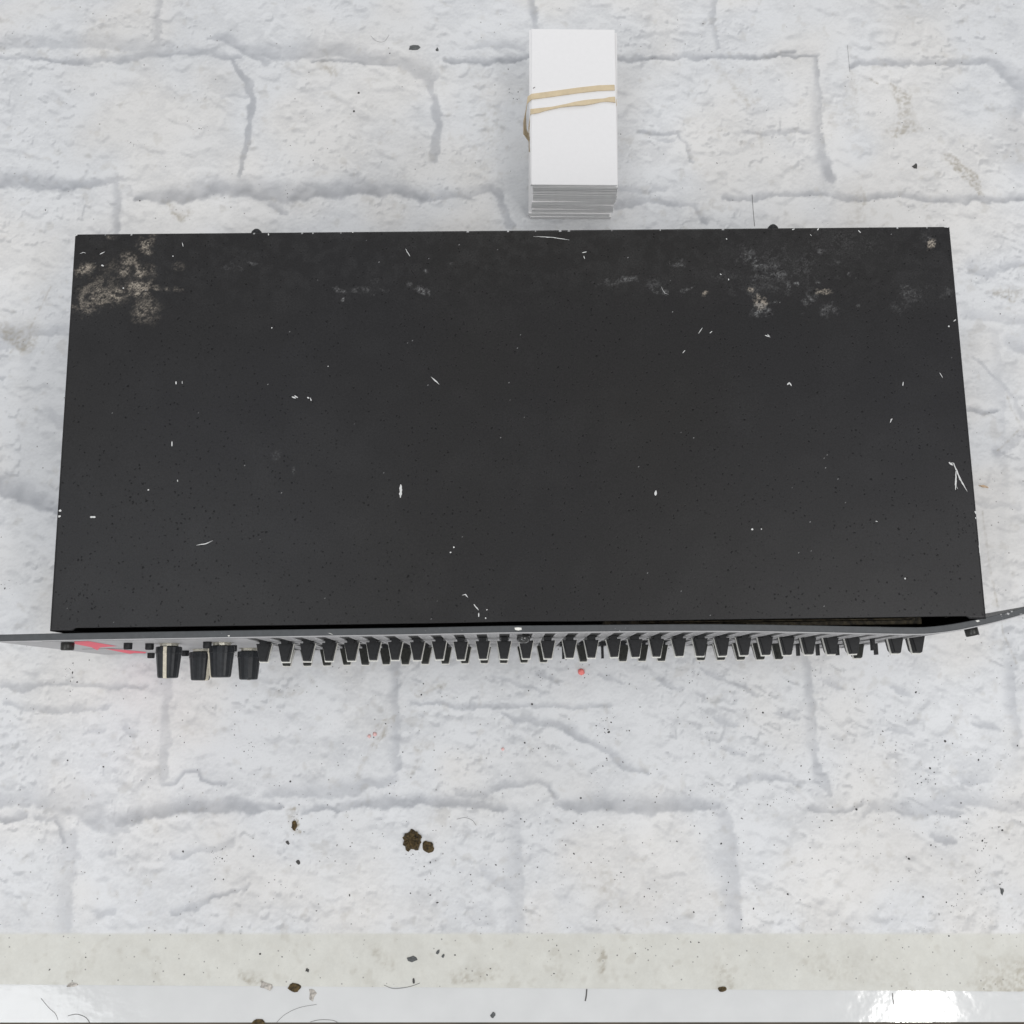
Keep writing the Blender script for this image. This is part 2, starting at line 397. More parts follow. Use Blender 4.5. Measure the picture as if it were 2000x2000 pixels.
cream = np.array([.672, .667, .618]) * (1 + .015 * field(nx, ny, 10, 120, seed=38) + .01 * field(nx, ny, 1.5, 8, seed=39))[..., None]
col = col * (1 - mgn) + cream * mgn
grime = np.clip(field(nx, ny, 4, 40, seed=40) - 1.3, 0, 1) * .15 + brown * (.75 + .5 * np.clip(field(nx, ny, 1.6, 8, seed=41), -1, 1.5))
grime += .05 * sst(-60, -190, YS) * (1 + .5 * field(nx, ny, 3, 60, seed=42))
g = np.clip(grime, 0, .9)[..., None]
col = col * (1 - g) + np.array([.30, .26, .19]) * g
# coarse continuation past the detailed field so the sheet has its full width
XX = XS.copy(); YY = YS.copy()
edge = 14
for i in range(edge):
    XX[:, i] = XS[:, edge] - (edge - i) * 22; XX[:, nx-1-i] = XS[:, nx-1-edge] + (edge - i) * 22
YY = yfront(XX) + (YS - YF)
for j in range(edge): YY[ny-1-j, :] = YY[ny-1-edge, :] + (edge - j) * 12
ZZ = np.full_like(XX, .2)
ZZ += .12 * sst(0, 30, YY - yfront(XX)) * (1 + field(nx, ny, 60, 400, seed=50) * .3)

M_sheet = mat('brick_print', (.7, .7, .7), .42)
nt = M_sheet.node_tree; b = nt.nodes['Principled BSDF']; b.inputs['Specular IOR Level'].default_value = .28
at_ = nt.nodes.new('ShaderNodeAttribute'); at_.attribute_name = 'print'
tc = nt.nodes.new('ShaderNodeTexCoord')
nf = nt.nodes.new('ShaderNodeTexNoise'); nf.inputs['Scale'].default_value = 900; nf.inputs['Detail'].default_value = 4
nt.links.new(tc.outputs['Object'], nf.inputs['Vector'])
mr = nt.nodes.new('ShaderNodeMapRange'); mr.inputs['To Min'].default_value = .95; mr.inputs['To Max'].default_value = 1.05
nt.links.new(nf.outputs['Fac'], mr.inputs['Value'])
mx = nt.nodes.new('ShaderNodeMix'); mx.data_type = 'RGBA'; mx.blend_type = 'MULTIPLY'; mx.inputs['Factor'].default_value = 1
nt.links.new(at_.outputs['Color'], mx.inputs[6]); nt.links.new(mr.outputs['Result'], mx.inputs[7])
# fine specks trodden into the print
vo = nt.nodes.new('ShaderNodeTexVoronoi'); vo.inputs['Scale'].default_value = 230; vo.inputs['Randomness'].default_value = 1
nt.links.new(tc.outputs['Object'], vo.inputs['Vector'])
lt = nt.nodes.new('ShaderNodeMapRange'); lt.inputs['From Min'].default_value = .06; lt.inputs['From Max'].default_value = .13
lt.inputs['To Min'].default_value = 1; lt.inputs['To Max'].default_value = 0
nt.links.new(vo.outputs['Distance'], lt.inputs['Value'])
sep = nt.nodes.new('ShaderNodeSeparateColor'); nt.links.new(vo.outputs['Color'], sep.inputs[0])
sx_ = nt.nodes.new('ShaderNodeSeparateXYZ'); nt.links.new(tc.outputs['Object'], sx_.inputs[0])
gy = nt.nodes.new('ShaderNodeMath'); gy.operation = 'MULTIPLY_ADD'; gy.inputs[1].default_value = -.35
nt.links.new(sx_.outputs['X'], gy.inputs[0]); nt.links.new(sx_.outputs['Y'], gy.inputs[2])
gm = nt.nodes.new('ShaderNodeMapRange'); gm.inputs['From Min'].default_value = -.26; gm.inputs['From Max'].default_value = .12
gm.inputs['To Min'].default_value = .30; gm.inputs['To Max'].default_value = .90; nt.links.new(gy.outputs[0], gm.inputs['Value'])
gt = nt.nodes.new('ShaderNodeMath'); gt.operation = 'GREATER_THAN'; nt.links.new(gm.outputs['Result'], gt.inputs[1])
nt.links.new(sep.outputs[0], gt.inputs[0])
mu = nt.nodes.new('ShaderNodeMath'); mu.operation = 'MULTIPLY'
nt.links.new(lt.outputs['Result'], mu.inputs[0]); nt.links.new(gt.outputs[0], mu.inputs[1])
mu2 = nt.nodes.new('ShaderNodeMath'); mu2.operation = 'MULTIPLY'; mu2.inputs[1].default_value = .8
nt.links.new(mu.outputs[0], mu2.inputs[0])
m2 = nt.nodes.new('ShaderNodeMix'); m2.data_type = 'RGBA'; m2.inputs[7].default_value = (.22, .21, .20, 1)
nt.links.new(mu2.outputs[0], m2.inputs['Factor']); nt.links.new(mx.outputs[2], m2.inputs[6])
nt.links.new(m2.outputs[2], b.inputs['Base Color'])
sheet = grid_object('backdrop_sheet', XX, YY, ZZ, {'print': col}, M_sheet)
tag(sheet, 'white painted brick print backdrop sheet with a cream margin, lying on the table', 'backdrop')

# ================================================================ THE RACK UNIT
H = 134.0; W2 = 220.0; DEP = 197.9
eq = empty('graphic_equalizer')
tag(eq, 'worn black rack equalizer with rows of sliders and a bent front panel', 'equalizer')

# ---- lid: folded sheet with dust, scuffs and chipped paint
def prof(a, b, st, fold):
    c = [(a, fold), (a, 1.0), (a + .25, .3), (a + .9, 0)]
    n = int((b - a - 1.8) / st)
    c += [(a + .9 + (b - a - 1.8) * i / n, 0) for i in range(1, n)]
    return c + [(b - .9, 0), (b - .25, .3), (b, 1.0)]
px_ = prof(-W2, W2, .4, 128.0) + [(W2, 128.0)]
py_ = prof(0, DEP, .4, 1.3) + [(DEP, 12.0)]
LX, LY = np.meshgrid([p[0] for p in px_], [p[0] for p in py_])
DX, DY = np.meshgrid([p[1] for p in px_], [p[1] for p in py_])
LZ = H - np.maximum(DX, DY)
nxl, nyl = LX.shape[1], LX.shape[0]
xl = np.interp([140, 1892], [95, 1926], [-W2, W2])
LY0 = LY.copy()
notch = sst(xl[0] - .5, xl[0] + 1.5, LX) * (1 - sst(xl[1] - 1.5, xl[1] + .5, LX))
LY = LY + notch * np.clip(1 - LY / 1.6, 0, 1) * 1.25
LY = LY + np.exp(-((LX + 3) / 22) ** 2) * np.clip(1 - LY / 3, 0, 1) * .5
LZ += (np.maximum(DX, DY) < .1) * np.clip(.05 * field(nxl, nyl, 60, 500, seed=60), -.12, .12)
dust = np.zeros_like(LX); chip = np.zeros_like(LX); grey = np.zeros_like(LX)
q1 = field(nxl, nyl, 2, 14, seed=61); q2 = field(nxl, nyl, 1.2, 5, seed=62); q3 = field(nxl, nyl, 8, 60, seed=63)
q4 = field(nxl, nyl, 1.3, 8, 2.0, .8, seed=64)
brk = sst(-1.1, .25, field(nxl, nyl, 2.5, 22, 1.4, 1.1, 67))
def L2(l): return [tuple(at(x, y, H)[:2]) for x, y in l]
def lb(x, y, rx, ry, amp, rot=0, arr='dust', ragged=.55):
    cx, cy = at(x, y, H)[:2]; rx *= .25; ry *= .25; a = math.radians(rot); c, s = math.cos(a), math.sin(a)
    u = ((LX-cx)*c + (LY-cy)*s) / rx; v = (-(LX-cx)*s + (LY-cy)*c) / ry
    r = np.sqrt(u*u + v*v) + ragged * (.55 * q3 + .45 * q1 + .25 * q2) * .75
    val = amp * (1 - sst(.5, 1.3, r)) * (.12 + .88 * brk) * 1.35 * np.clip(.62 + .30 * q2 + .22 * q1, 0, 1.5)
    tgt = {'dust': dust, 'grey': grey}[arr]; np.maximum(tgt, val, out=tgt)
def ls(pts, w, amp=1., arr='chip'):
    pts = L2(pts); w = w * .25
    d, _, _ = seg_dist(LX + .16 * q2, LY + .16 * q1, pts)
    d = d + .13 * q2
    v = amp * (1 - sst(w * .42, w * .42 + .30, d)) * min(1, .45 + w)
    tgt = {'chip': chip, 'grey': grey, 'dust': dust}[arr]; np.maximum(tgt, v, out=tgt)
scr = []
def bare(pts, w):
    c = [Vector((p[0], p[1], 0)) for p in L2(pts)]; w = w * .25 * .42
    if len(c) > 2 or (c[-1] - c[0]).length > 4:
        q = []
        for i in range(len(c)-1):
            n_ = max(2, int((c[i+1]-c[i]).length / .9))
            q += [c[i].lerp(c[i+1], k/n_) + Vector((random.gauss(0, .05), random.gauss(0, .05), 0)) for k in range(n_)]
        c = q + [c[-1]]
    else:
        c = [c[0].lerp(c[1], t_) for t_ in (0, .2, .5, .8, 1)]
        if (c[-1]-c[0]).length < .5: c = [c[0] + Vector((dx*w, dx*w*.3, 0)) for dx in (-1.2, -.6, .1, .7, 1.2)]
    rows = []
    for i, p in enumerate(c):
        d = (c[min(i+1, len(c)-1)] - c[max(i-1, 0)]).normalized(); sd = Vector((-d.y, d.x, 0))
        t_ = i / (len(c)-1); ww = w * min(1, .28 + 2.6 * min(t_, 1-t_)) * random.uniform(.7, 1.2)
        rows.append((p + sd*ww, p - sd*ww*random.uniform(.8, 1.1)))
    scr.append(rows)
# upper left dirt patches
lb(166, 527, 19, 13, .75, 15); lb(192, 582, 42, 28, .42, 15); lb(172, 600, 26, 18, .45, 0)
lb(228, 573, 12, 12, .7); lb(244, 525, 12, 20, .7, -10); lb(270, 530, 11, 20, .85, 5); lb(272, 560, 20, 22, .95, -30)
lb(286, 606, 32, 26, .34, 0, 'dust', .25); lb(284, 478, 18, 13, .7, -20); lb(290, 490, 8, 12, .7); lb(250, 503, 18, 14, .32)
lb(270, 575, 12, 10, .8); lb(325, 565, 22, 5, .4); lb(300, 462, 10, 10, .35); lb(218, 463, 12, 5, .35); lb(298, 530, 14, 16, .18)
lb(240, 548, 60, 50, .12); lb(305, 562, 10, 7, .4); lb(345, 520, 14, 8, .15)
ls([(160,572),(175,556),(200,549)], 5, .3, 'dust'); ls([(160,600),(158,585),(166,568)], 6, .4, 'dust')
# upper right scuffs
for a in ((1460,498,20,12,.30,-20),(1475,515,12,10,.45,0),(1505,518,30,6,.32,0),(1530,537,30,9,.38,0),(1468,546,16,3,.6,0),
          (1464,565,8,4,1.0,-10),(1478,540,26,4,.35,0),(1487,590,12,13,1.0,0),(1486,604,18,12,.6,0),(1512,590,10,5,.6,20),(1556,553,7,5,.8,-20),
          (1540,556,8,12,.4,0),(1610,570,12,5,.85,0),(1600,552,8,4,.6,0),(1582,586,16,9,.35,0),(1612,602,24,14,.30,0),
          (1376,572,8,4,.9,20),(1355,571,6,4,.7,0),(1340,566,10,4,.6,20),(1225,546,22,8,.40,-5),(1190,553,22,8,.25,0),(1288,571,12,4,.4,0),
          (1275,558,22,12,.20,0),(1325,517,12,9,.28,0),(1610,490,12,7,.5,0),(1635,512,22,12,.2,0),(1770,565,12,12,.35,0),(1785,575,26,20,.16,0),
          (1760,600,22,14,.14,0),(1817,478,6,10,.9,-20),(1812,462,12,14,.2,0),(1640,475,60,40,.10,0),(1678,598,5,4,.5,0),(1540,520,80,40,.12,0),
          (1660,535,4,4,.7,0),(1565,503,6,4,.4,0),(1500,560,70,24,.14,0),(1420,540,50,16,.10,0),(1850,570,10,12,.2,0)):
    lb(a[0], a[1], a[2], a[3], a[4], a[5], 'dust' if a[4] > .8 else 'grey', .9)
# centre marks
for a in ((828,568,16,6,.75,-15),(832,530,5,5,.7,0),(670,570,12,5,.45,-20),(720,567,34,6,.32,0),(730,550,10,6,.2,0),(800,557,6,5,.3,0),(670,584,4,5,.9,0),
          (480,512,20,3,.4,-10),(455,523,20,8,.15,0),(880,516,5,4,.3,0),(540,890,8,10,.12,0),(573,925,3,8,.3,0)):
    lb(a[0], a[1], a[2], a[3], a[4], a[5], 'grey', .8)
# scratches and chips down to bare metal
for p, w in (([(156,496),(163,493),(168,495)],1.5),([(195,497),(205,492)],2),([(198,518),(203,520)],4),([(356,474),(358,482)],1.5),
             ([(337,500),(339,501)],3),([(240,562),(242,564)],3),([(792,486),(801,501)],2.2),([(1042,462),(1080,464),(1112,469)],1.8),
             ([(842,736),(858,751)],2.4),([(783,946),(782,972)],6),([(1281,958),(1280,968)],5),([(336,862),(336,872)],3),
             ([(344,745),(344,751)],3),([(356,744),(356,750)],1.6),([(384,1065),(402,1062),(416,1056)],2),([(115,998),(120,997)],5),([(114,1009),(119,1008)],5),
             ([(176,1010),(187,1010)],5),([(1494,655),(1503,658)],3),([(1499,653),(1504,659)],2),([(1537,752),(1541,748),(1546,754)],4),([(1364,652),(1372,640)],1.5),
             ([(1386,651),(1391,647)],1.8),([(1333,690),(1338,684)],1.6),([(1739,820),(1742,818)],1.6),([(1738,826),(1741,820),(1743,818)],1.8),
             ([(1835,728),(1841,738)],2),([(1764,746),(1763,754)],2),([(1853,636),(1853,639)],4),([(1862,628),(1867,624)],2),
             ([(1855,904),(1862,905),(1866,914),(1875,936),(1880,944),(1889,960)],3.4),([(1853,903),(1861,909)],4),([(1867,918),(1866,957)],3.4),
             ([(1904,998),(1906,1004)],3.5),([(1905,1010),(1906,1014)],2.5),([(1912,1048),(1914,1086)],2.6),([(150,456),(160,456)],6),([(146,461),(152,458)],4),
             ([(1843,443),(1853,444)],3.5),([(1469,1034),(1470,1034)],4),([(1486,1034),(1488,1033)],3),([(1766,1130),(1769,1130)],4),([(1710,1018),(1714,1019)],2),
             ([(1547,449),(1552,447)],3),([(1596,450),(1599,446)],2.4),([(885,1069),(888,1069)],4),([(880,1079),(881,1078)],3),
             ([(903,1163),(909,1161),(914,1167)],2.2),([(925,1180),(928,1184),(935,1192)],2.2),([(935,1197),(935,1205)],2.2),([(948,1206),(949,1209)],3),([(951,1191),(952,1190)],2.5),
             ([(570,775),(578,778)],3),([(575,773),(582,777)],3),([(600,776),(604,778)],3),([(606,777),(608,783)],2.5),([(530,640),(532,641)],3),([(640,716),(642,715)],2.4),
             ([(1418,466),(1420,468)],3),([(1137,494),(1146,492)],2.4),([(1140,500),(1142,506)],2),([(524,456),(525,460)],3),([(688,453),(690,455)],2.4),
             ([(290,957),(291,956)],3),([(347,937),(347,941)],2),([(1291,560),(1298,573),(1306,575)],.8),([(1582,458),(1585,461)],1.6),([(1676,450),(1681,455)],2.2),
             ([(1422,546),(1424,546)],4),([(1406,535),(1409,537)],2.4),([(1870,955),(1868,950)],1)):
    bare(p, w)
# stray pinprick chips
rr = np.random.default_rng(5)
for i in range(55):
    x = rr.uniform(-215, 215); y = rr.uniform(3, 195)
    i0 = np.searchsorted(LX[0], x); j0 = np.searchsorted(LY0[:, 0], y)
    if 1 < i0 < nxl-2 and 1 < j0 < nyl-2: chip[j0, i0] = max(chip[j0, i0], rr.uniform(.1, .5))
for x in rr.uniform(-212, 212, 16):                       # bare metal nicks along the folded back edge
    i0 = np.searchsorted(LX[0], x); chip[-4:-1, i0:i0+rr.integers(1, 4)] = rr.uniform(.4, 1)
chip[:, :3] = np.maximum(chip[:, :3], .0)
haze_ = .018 * np.clip(q3 + .6, 0, 2) * sst(140, 185, LY) + .008 * np.clip(field(nxl, nyl, 30, 300, seed=66), 0, 2)
grey = np.clip(grey + haze_, 0, 1)
M_lid = mat('lid_paint', (.04, .04, .04), .5)
nt = M_lid.node_tree; b = nt.nodes['Principled BSDF']; b.inputs['Specular IOR Level'].default_value = .36
aw = nt.nodes.new('ShaderNodeAttribute'); aw.attribute_name = 'wear'
sp = nt.nodes.new('ShaderNodeSeparateColor'); nt.links.new(aw.outputs['Color'], sp.inputs[0])
tc = nt.nodes.new('ShaderNodeTexCoord')
def mixc(fac, a, bcol, facval=None):
    m = nt.nodes.new('ShaderNodeMix'); m.data_type = 'RGBA'
    if fac is not None: nt.links.new(fac, m.inputs['Factor'])
    if isinstance(a, tuple): m.inputs[6].default_value = (*a, 1)
    else: nt.links.new(a, m.inputs[6])
    if isinstance(bcol, tuple): m.inputs[7].default_value = (*bcol, 1)
    else: nt.links.new(bcol, m.inputs[7])
    return m.outputs[2]
nz = nt.nodes.new('ShaderNodeTexNoise'); nz.inputs['Scale'].default_value = 6; nt.links.new(tc.outputs['Object'], nz.inputs['Vector'])
c0 = mixc(nz.outputs['Fac'], (.0096, .0098, .0130), (.0132, .0116, .0092))
# orange peel pits
pw = nt.nodes.new('ShaderNodeTexNoise'); pw.inputs['Scale'].default_value = 900; pw.inputs['Detail'].default_value = 1
nt.links.new(tc.outputs['Object'], pw.inputs['Vector'])
pwm = nt.nodes.new('ShaderNodeVectorMath'); pwm.operation = 'MULTIPLY_ADD'
nt.links.new(pw.outputs['Color'], pwm.inputs[0]); pwm.inputs[1].default_value = (.0016, .0016, 0); nt.links.new(tc.outputs['Object'], pwm.inputs[2])
pv = nt.nodes.new('ShaderNodeTexVoronoi'); pv.inputs['Scale'].default_value = 520
nt.links.new(pwm.outputs[0], pv.inputs['Vector'])
ps = nt.nodes.new('ShaderNodeSeparateColor'); nt.links.new(pv.outputs['Color'], ps.inputs[0])
pth = nt.nodes.new('ShaderNodeMapRange'); pth.inputs['From Min'].default_value = .0; pth.inputs['From Max'].default_value = 1
pth.inputs['To Min'].default_value = 0; pth.inputs['To Max'].default_value = .25
nt.links.new(ps.outputs[0], pth.inputs['Value'])
psb = nt.nodes.new('ShaderNodeMath'); psb.operation = 'SUBTRACT'
nt.links.new(pth.outputs['Result'], psb.inputs[0]); nt.links.new(pv.outputs['Distance'], psb.inputs[1])
pm = nt.nodes.new('ShaderNodeMapRange'); pm.inputs['From Min'].default_value = -.06; pm.inputs['From Max'].default_value = .08
nt.links.new(psb.outputs[0], pm.inputs['Value'])
pf = nt.nodes.new('ShaderNodeMath'); pf.operation = 'MULTIPLY'; pf.inputs[1].default_value = .5
nt.links.new(pm.outputs['Result'], pf.inputs[0])
c1 = mixc(pf.outputs[0], c0, (.004, .004, .004))
sl = nt.nodes.new('ShaderNodeMapRange'); sl.inputs['To Min'].default_value = .33; sl.inputs['To Max'].default_value = .16
nt.links.new(pm.outputs['Result'], sl.inputs['Value']); nt.links.new(sl.outputs['Result'], b.inputs['Specular IOR Level'])
dn = nt.nodes.new('ShaderNodeTexNoise'); dn.inputs['Scale'].default_value = 1500; dn.inputs['Detail'].default_value = 3
nt.links.new(tc.outputs['Object'], dn.inputs['Vector'])
dmul = nt.nodes.new('ShaderNodeMapRange'); dmul.inputs['From Min'].default_value = .35; dmul.inputs['From Max'].default_value = .6
dmul.inputs['To Min'].default_value = .35; dmul.inputs['To Max'].default_value = 1.1
nt.links.new(dn.outputs['Fac'], dmul.inputs['Value'])
def mulf(a):
    m = nt.nodes.new('ShaderNodeMath'); m.operation = 'MULTIPLY'; m.use_clamp = True
    nt.links.new(a, m.inputs[0]); nt.links.new(dmul.outputs['Result'], m.inputs[1]); return m.outputs[0]
c2 = mixc(mulf(sp.outputs[0]), c1, (.36, .315, .26))
c3 = mixc(mulf(sp.outputs[2]), c2, (.21, .21, .21))
gr = nt.nodes.new('ShaderNodeTexNoise'); gr.inputs['Scale'].default_value = 1300; gr.inputs['Detail'].default_value = 3
nt.links.new(tc.outputs['Object'], gr.inputs['Vector'])
grm = nt.nodes.new('ShaderNodeMapRange'); grm.inputs['From Min'].default_value = .3; grm.inputs['From Max'].default_value = .7
grm.inputs['To Min'].default_value = .66; grm.inputs['To Max'].default_value = 1.34; nt.links.new(gr.outputs['Fac'], grm.inputs['Value'])
grx = nt.nodes.new('ShaderNodeMix'); grx.data_type = 'RGBA'; grx.blend_type = 'MULTIPLY'; grx.inputs['Factor'].default_value = 1
nt.links.new(c3, grx.inputs[6]); nt.links.new(grm.outputs['Result'], grx.inputs[7]); c3 = grx.outputs[2]
c4 = mixc(sp.outputs[1], c3, (.70, .70, .70))
nt.links.new(c4, b.inputs['Base Color'])
rm = nt.nodes.new('ShaderNodeMath'); rm.operation = 'MULTIPLY_ADD'; rm.inputs[1].default_value = .45; rm.inputs[2].default_value = .40
nt.links.new(sp.outputs[0], rm.inputs[0]); nt.links.new(rm.outputs[0], b.inputs['Roughness'])
bp = nt.nodes.new('ShaderNodeBump'); bp.inputs['Strength'].default_value = .22; bp.inputs['Distance'].default_value = .0003; bp.invert = True
nt.links.new(pm.outputs['Result'], bp.inputs['Height']); nt.links.new(bp.outputs['Normal'], b.inputs['Normal'])
lid = grid_object('lid', LX, LY, LZ, {'wear': np.stack([np.clip(dust,0,1), np.clip(chip,0,1), grey], -1)}, M_lid, eq)
lid['label'] = 'black lid with tan dirt patches and bare scratches'

V, F = [], []
for rows in scr:
    b0 = len(V)
    for a, c in rows:
        for p in (a, c):
            V.append((min(W2-.15, max(-W2+.15, p.x)), min(DEP-.15, p.y), H + .16))
    for i in range(len(rows)-1): F.append((b0+2*i, b0+2*i+1, b0+2*i+3, b0+2*i+2))
o = link('bare_scratches', mesh('bare_scratches', V, F), eq, [mat('bare_metal_scratch', (.62, .62, .61), .55, noise=.12, nscale=1500)]); o['kind'] = 'stuff'
# ---- chassis behind and below the lid
bl = [(-218.6, 6.0, 1, 218.6, DEP - 1.2, 2.5), (-218.6, DEP - 2.4, 2.6, 218.6, DEP - .2, 131.5),
      (-218.4, 1.5, 2.6, -216.8, DEP - 2.5, 130), (216.8, 1.5, 2.6, 218.4, DEP - 2.5, 130), (-216.6, 9.0, 2.6, 216.6, 10.2, 131)]
link('chassis', mesh('chassis', *boxes(bl)), eq, [M_dark])
o = link('inner_bracket', mesh('inner_bracket', *boxes([(40, .4, 108, 110, 8.8, 117.0), (110.2, -.9, 108, 196, 8.8, 117.0), (60, .9, 117.1, 190, 1.5, 124)])), eq, [M_dusty]); bevel(o, .5)
o = link('inner_screw', mesh('inner_screw', *lathe_y([(1.4, 0), (1.4, 2.2), (.8, 2.6)], 14), True), eq, [M_steel]); o.location = (203.5*MM, 4*MM, 128*MM)
fb = []
for sx in (-195, 195):
    for sy in (30, 175): fb.append((sx-8, sy-8, 0.4, sx+8, sy+8, 1))
for q in fb: link('rubber_foot', mesh('rubber_foot', *boxes([q])), eq, [M_blackplastic])

# ---- front panel: thick plate, pushed out on the right and its right ear bent back
bk = [(0,1239.3),(100,1237),(300,1233.5),(500,1230.2),(800,1225.6),(984,1221.8),(1300,1219),(1400,1218.8),(1500,1219.8),(1600,1221.6),(1750,1224.6),(1800,1225),
      (1820,1224),(1850,1220.3),(1875,1216.5),(1895,1212.3),(1940,1202.6),(2000,1186.3)]
bw = [at(x, y, 133.2) for x, y in bk]
bx_ = np.array([p[0] for p in bw]); by_ = np.array([p[1] for p in bw])
bx_ = np.append(bx_, 244.0); by_ = np.append(by_, by_[-1] + (244 - bx_[-2]) * .31)
bx_ = np.insert(bx_, 0, -241.0) if bx_[0] > -241 else bx_; by_ = np.insert(by_, 0, by_[0]) if len(by_) < len(bx_) else by_
def pyb(x):                                   # back of the panel at x, smoothed
    return float(np.mean([np.interp(x + d, bx_, by_) for d in (-4, -2, 0, 2, 4)]))
TH = 3.1
def pf_(x): return pyb(x) - TH                # front of the panel
def curved(bl, off0, off1):
    """boxes (x0,z0,x1,z1) laid on the panel front, from off0 to off1 mm proud, following its bend"""
    V, F = [], []
    for (x0, z0, x1, z1) in bl:
        n = max(1, int(abs(x1 - x0) / 4)); b0 = len(V)
        for i in range(n + 1):
            x = x0 + (x1 - x0) * i / n; f = pf_(x)
            V += [(x, f-off0, z0), (x, f-off1, z0), (x, f-off1, z1), (x, f-off0, z1)]
        for i in range(n):
            a = b0 + 4*i
            for j in range(4):
                k2 = (j+1) % 4; F.append((a+j, a+4+j, a+4+k2, a+k2))
        F.append((b0+3, b0+2, b0+1, b0)); e = b0 + 4*n; F.append((e, e+1, e+2, e+3))
    return V, F
XL, XR = -244.0, 243.5
me = mesh('front_panel', *curved([(XL, 1.2, XR, 133.0)], -TH, 0))
bm = bmesh.new(); bm.from_mesh(me); bmesh.ops.recalc_face_normals(bm, faces=bm.faces); bm.to_mesh(me); bm.free()
o = link('front_panel', me, eq, [M_panel]); bevel(o, .35, 2, 50)
o['label'] = 'dark grey edged front panel, its right ear bent back'
RZ = (97.0, 40.0); 
x_first = at(517, 1287, 97)[0]; 
def colx(k): return XA + PITCH * k
# sliders: columns from the photograph's first and last caps of the upper row
def ximg(x, z, y):                            # world x on a line of known y, z that is seen at image column x
    lo, hi = -260.0, 260.0
    for _ in range(40):
        m_ = (lo + hi) / 2; v = (np.array([m_, y, z]) - CAM) @ CM; u = 1000 + FPX * v[0] / -v[2]
        if u < x: lo = m_
        else: hi = m_
    return lo
XA = ximg(517, 97, -12); PITCH = (ximg(1789, 97, -12) - XA) / 30
SW = 5.0  # width takes in the slot and the lever's shadow, both drawn black
plate = [(XL+.6, 1.8, XR-.6, 6.5), (XL+.6, 65.6, XR-.6, 68.2), (XL+.6, 128.2, XR-.6, 132.4)]
for z0, z1 in ((6.6, 65.5), (68.3, 128.1)):
    plate.append((XL+.6, z0, XA - SW/2, z1)); plate.append((XA + 30*PITCH + SW/2, z0, XR-.6, z1))
    for k in range(30): plate.append((XA + k*PITCH + SW/2, z0, XA + (k+1)*PITCH - SW/2, z1))
me = mesh('face_plate', *curved(plate, 0.02, .5))
bm = bmesh.new(); bm.from_mesh(me); bmesh.ops.recalc_face_normals(bm, faces=bm.faces); bm.to_mesh(me); bm.free()
link('face_plate', me, eq, [M_face])
slots = []
for zz in ((6.6, 65.5), (68.3, 128.1)):
    for k in range(31):
        sm = mesh('slider_slot', *curved([(XA + k*PITCH - SW/2, zz[0], XA + k*PITCH + SW/2, zz[1])], .02, .12))
        link('slider_slot', sm, eq, [M_dark])
# scale lines printed between the sliders, and the row rules
lines = []
for zc in RZ:
    for dz in (-24, -16, -8, 0, 8, 16, 24):
        for k in range(30):
            lines.append((XA + k*PITCH + SW/2 + 1.0, zc+dz-.25, XA + (k+1)*PITCH - SW/2 - 1.0, zc+dz+.25))
lines += [(XL+20, 131.0, XR-20, 131.4), (XA-8, 66.6, XA+30*PITCH+8, 67.2)]
me = mesh('scale_lines', *curved(lines, .52, .56)); o = link('scale_lines', me, eq, [M_print]); o['kind'] = 'stuff'
def ztop(px, y0): return y0
# red emblem printed at the left end
def face_poly(pts, off):
    V = []; 
    for x, z in pts: V.append((x, pf_(x) - off, z))
    return V, [tuple(range(len(V)))]
def onface(px, py):
    y = -5.0
    for _ in range(6):
        p = at(px, py, y, 1); y = pf_(p[0]) - .6
    return (p[0], max(2.5, min(131, p[2])))
reds = [[onface(*q) for q in l] for l in ([(145,1253),(172,1252.2),(228,1262),(196,1264.5),(190,1270),(178,1264),(147,1258)],
        [(205,1267),(240,1269),(286,1273.5),(284,1276),(262,1275.5),(254,1277),(243,1275)])]
for r_ in reds:
    link('red_emblem', mesh('red_emblem', *face_poly(r_, .6)), eq, [M_red])
link('black_rule', mesh('black_rule', *curved([(-232, 62, -208, 64)], .52, .57)), eq, [M_print])

# ---- slider caps and stems
def cap_mesh():
    # outline (half width, distance) at several heights; ridge at mid height
    V, F = [], []
    lv = [(-5.2, 3.1, 1.6, 12.6, 5.8), (-1.2, 3.6, 1.8, 14.2, 5.3), (1.2, 3.6, 1.8, 14.2, 5.3), (4.2, 3.5, 1.65, 13.8, 5.4), (5.0, 3.25, 1.4, 13.3, 5.6)]
    for (z, wb, wt, t, b0) in lv:
        wm = wb * .5 + wt * .5; tm = b0 + (t - b0) * .5
        V += [(-wb, -b0, z), (wb, -b0, z), (wm, -tm, z), (wt, -t, z), (-wt, -t, z), (-wm, -tm, z)]
    n = 6
    for i in range(len(lv)-1):
        for k in range(n):
            a, c = i*n+k, i*n+(k+1) % n; F.append((c, a, a+n, c+n))
    F.append(tuple(range(n))); F.append(tuple(reversed(range((len(lv)-1)*n, len(lv)*n))))
    me = mesh('fader_cap', V, F)
    bm = bmesh.new(); bm.from_mesh(me); bmesh.ops.recalc_face_normals(bm, faces=bm.faces); bm.to_mesh(me); bm.free()
    return me
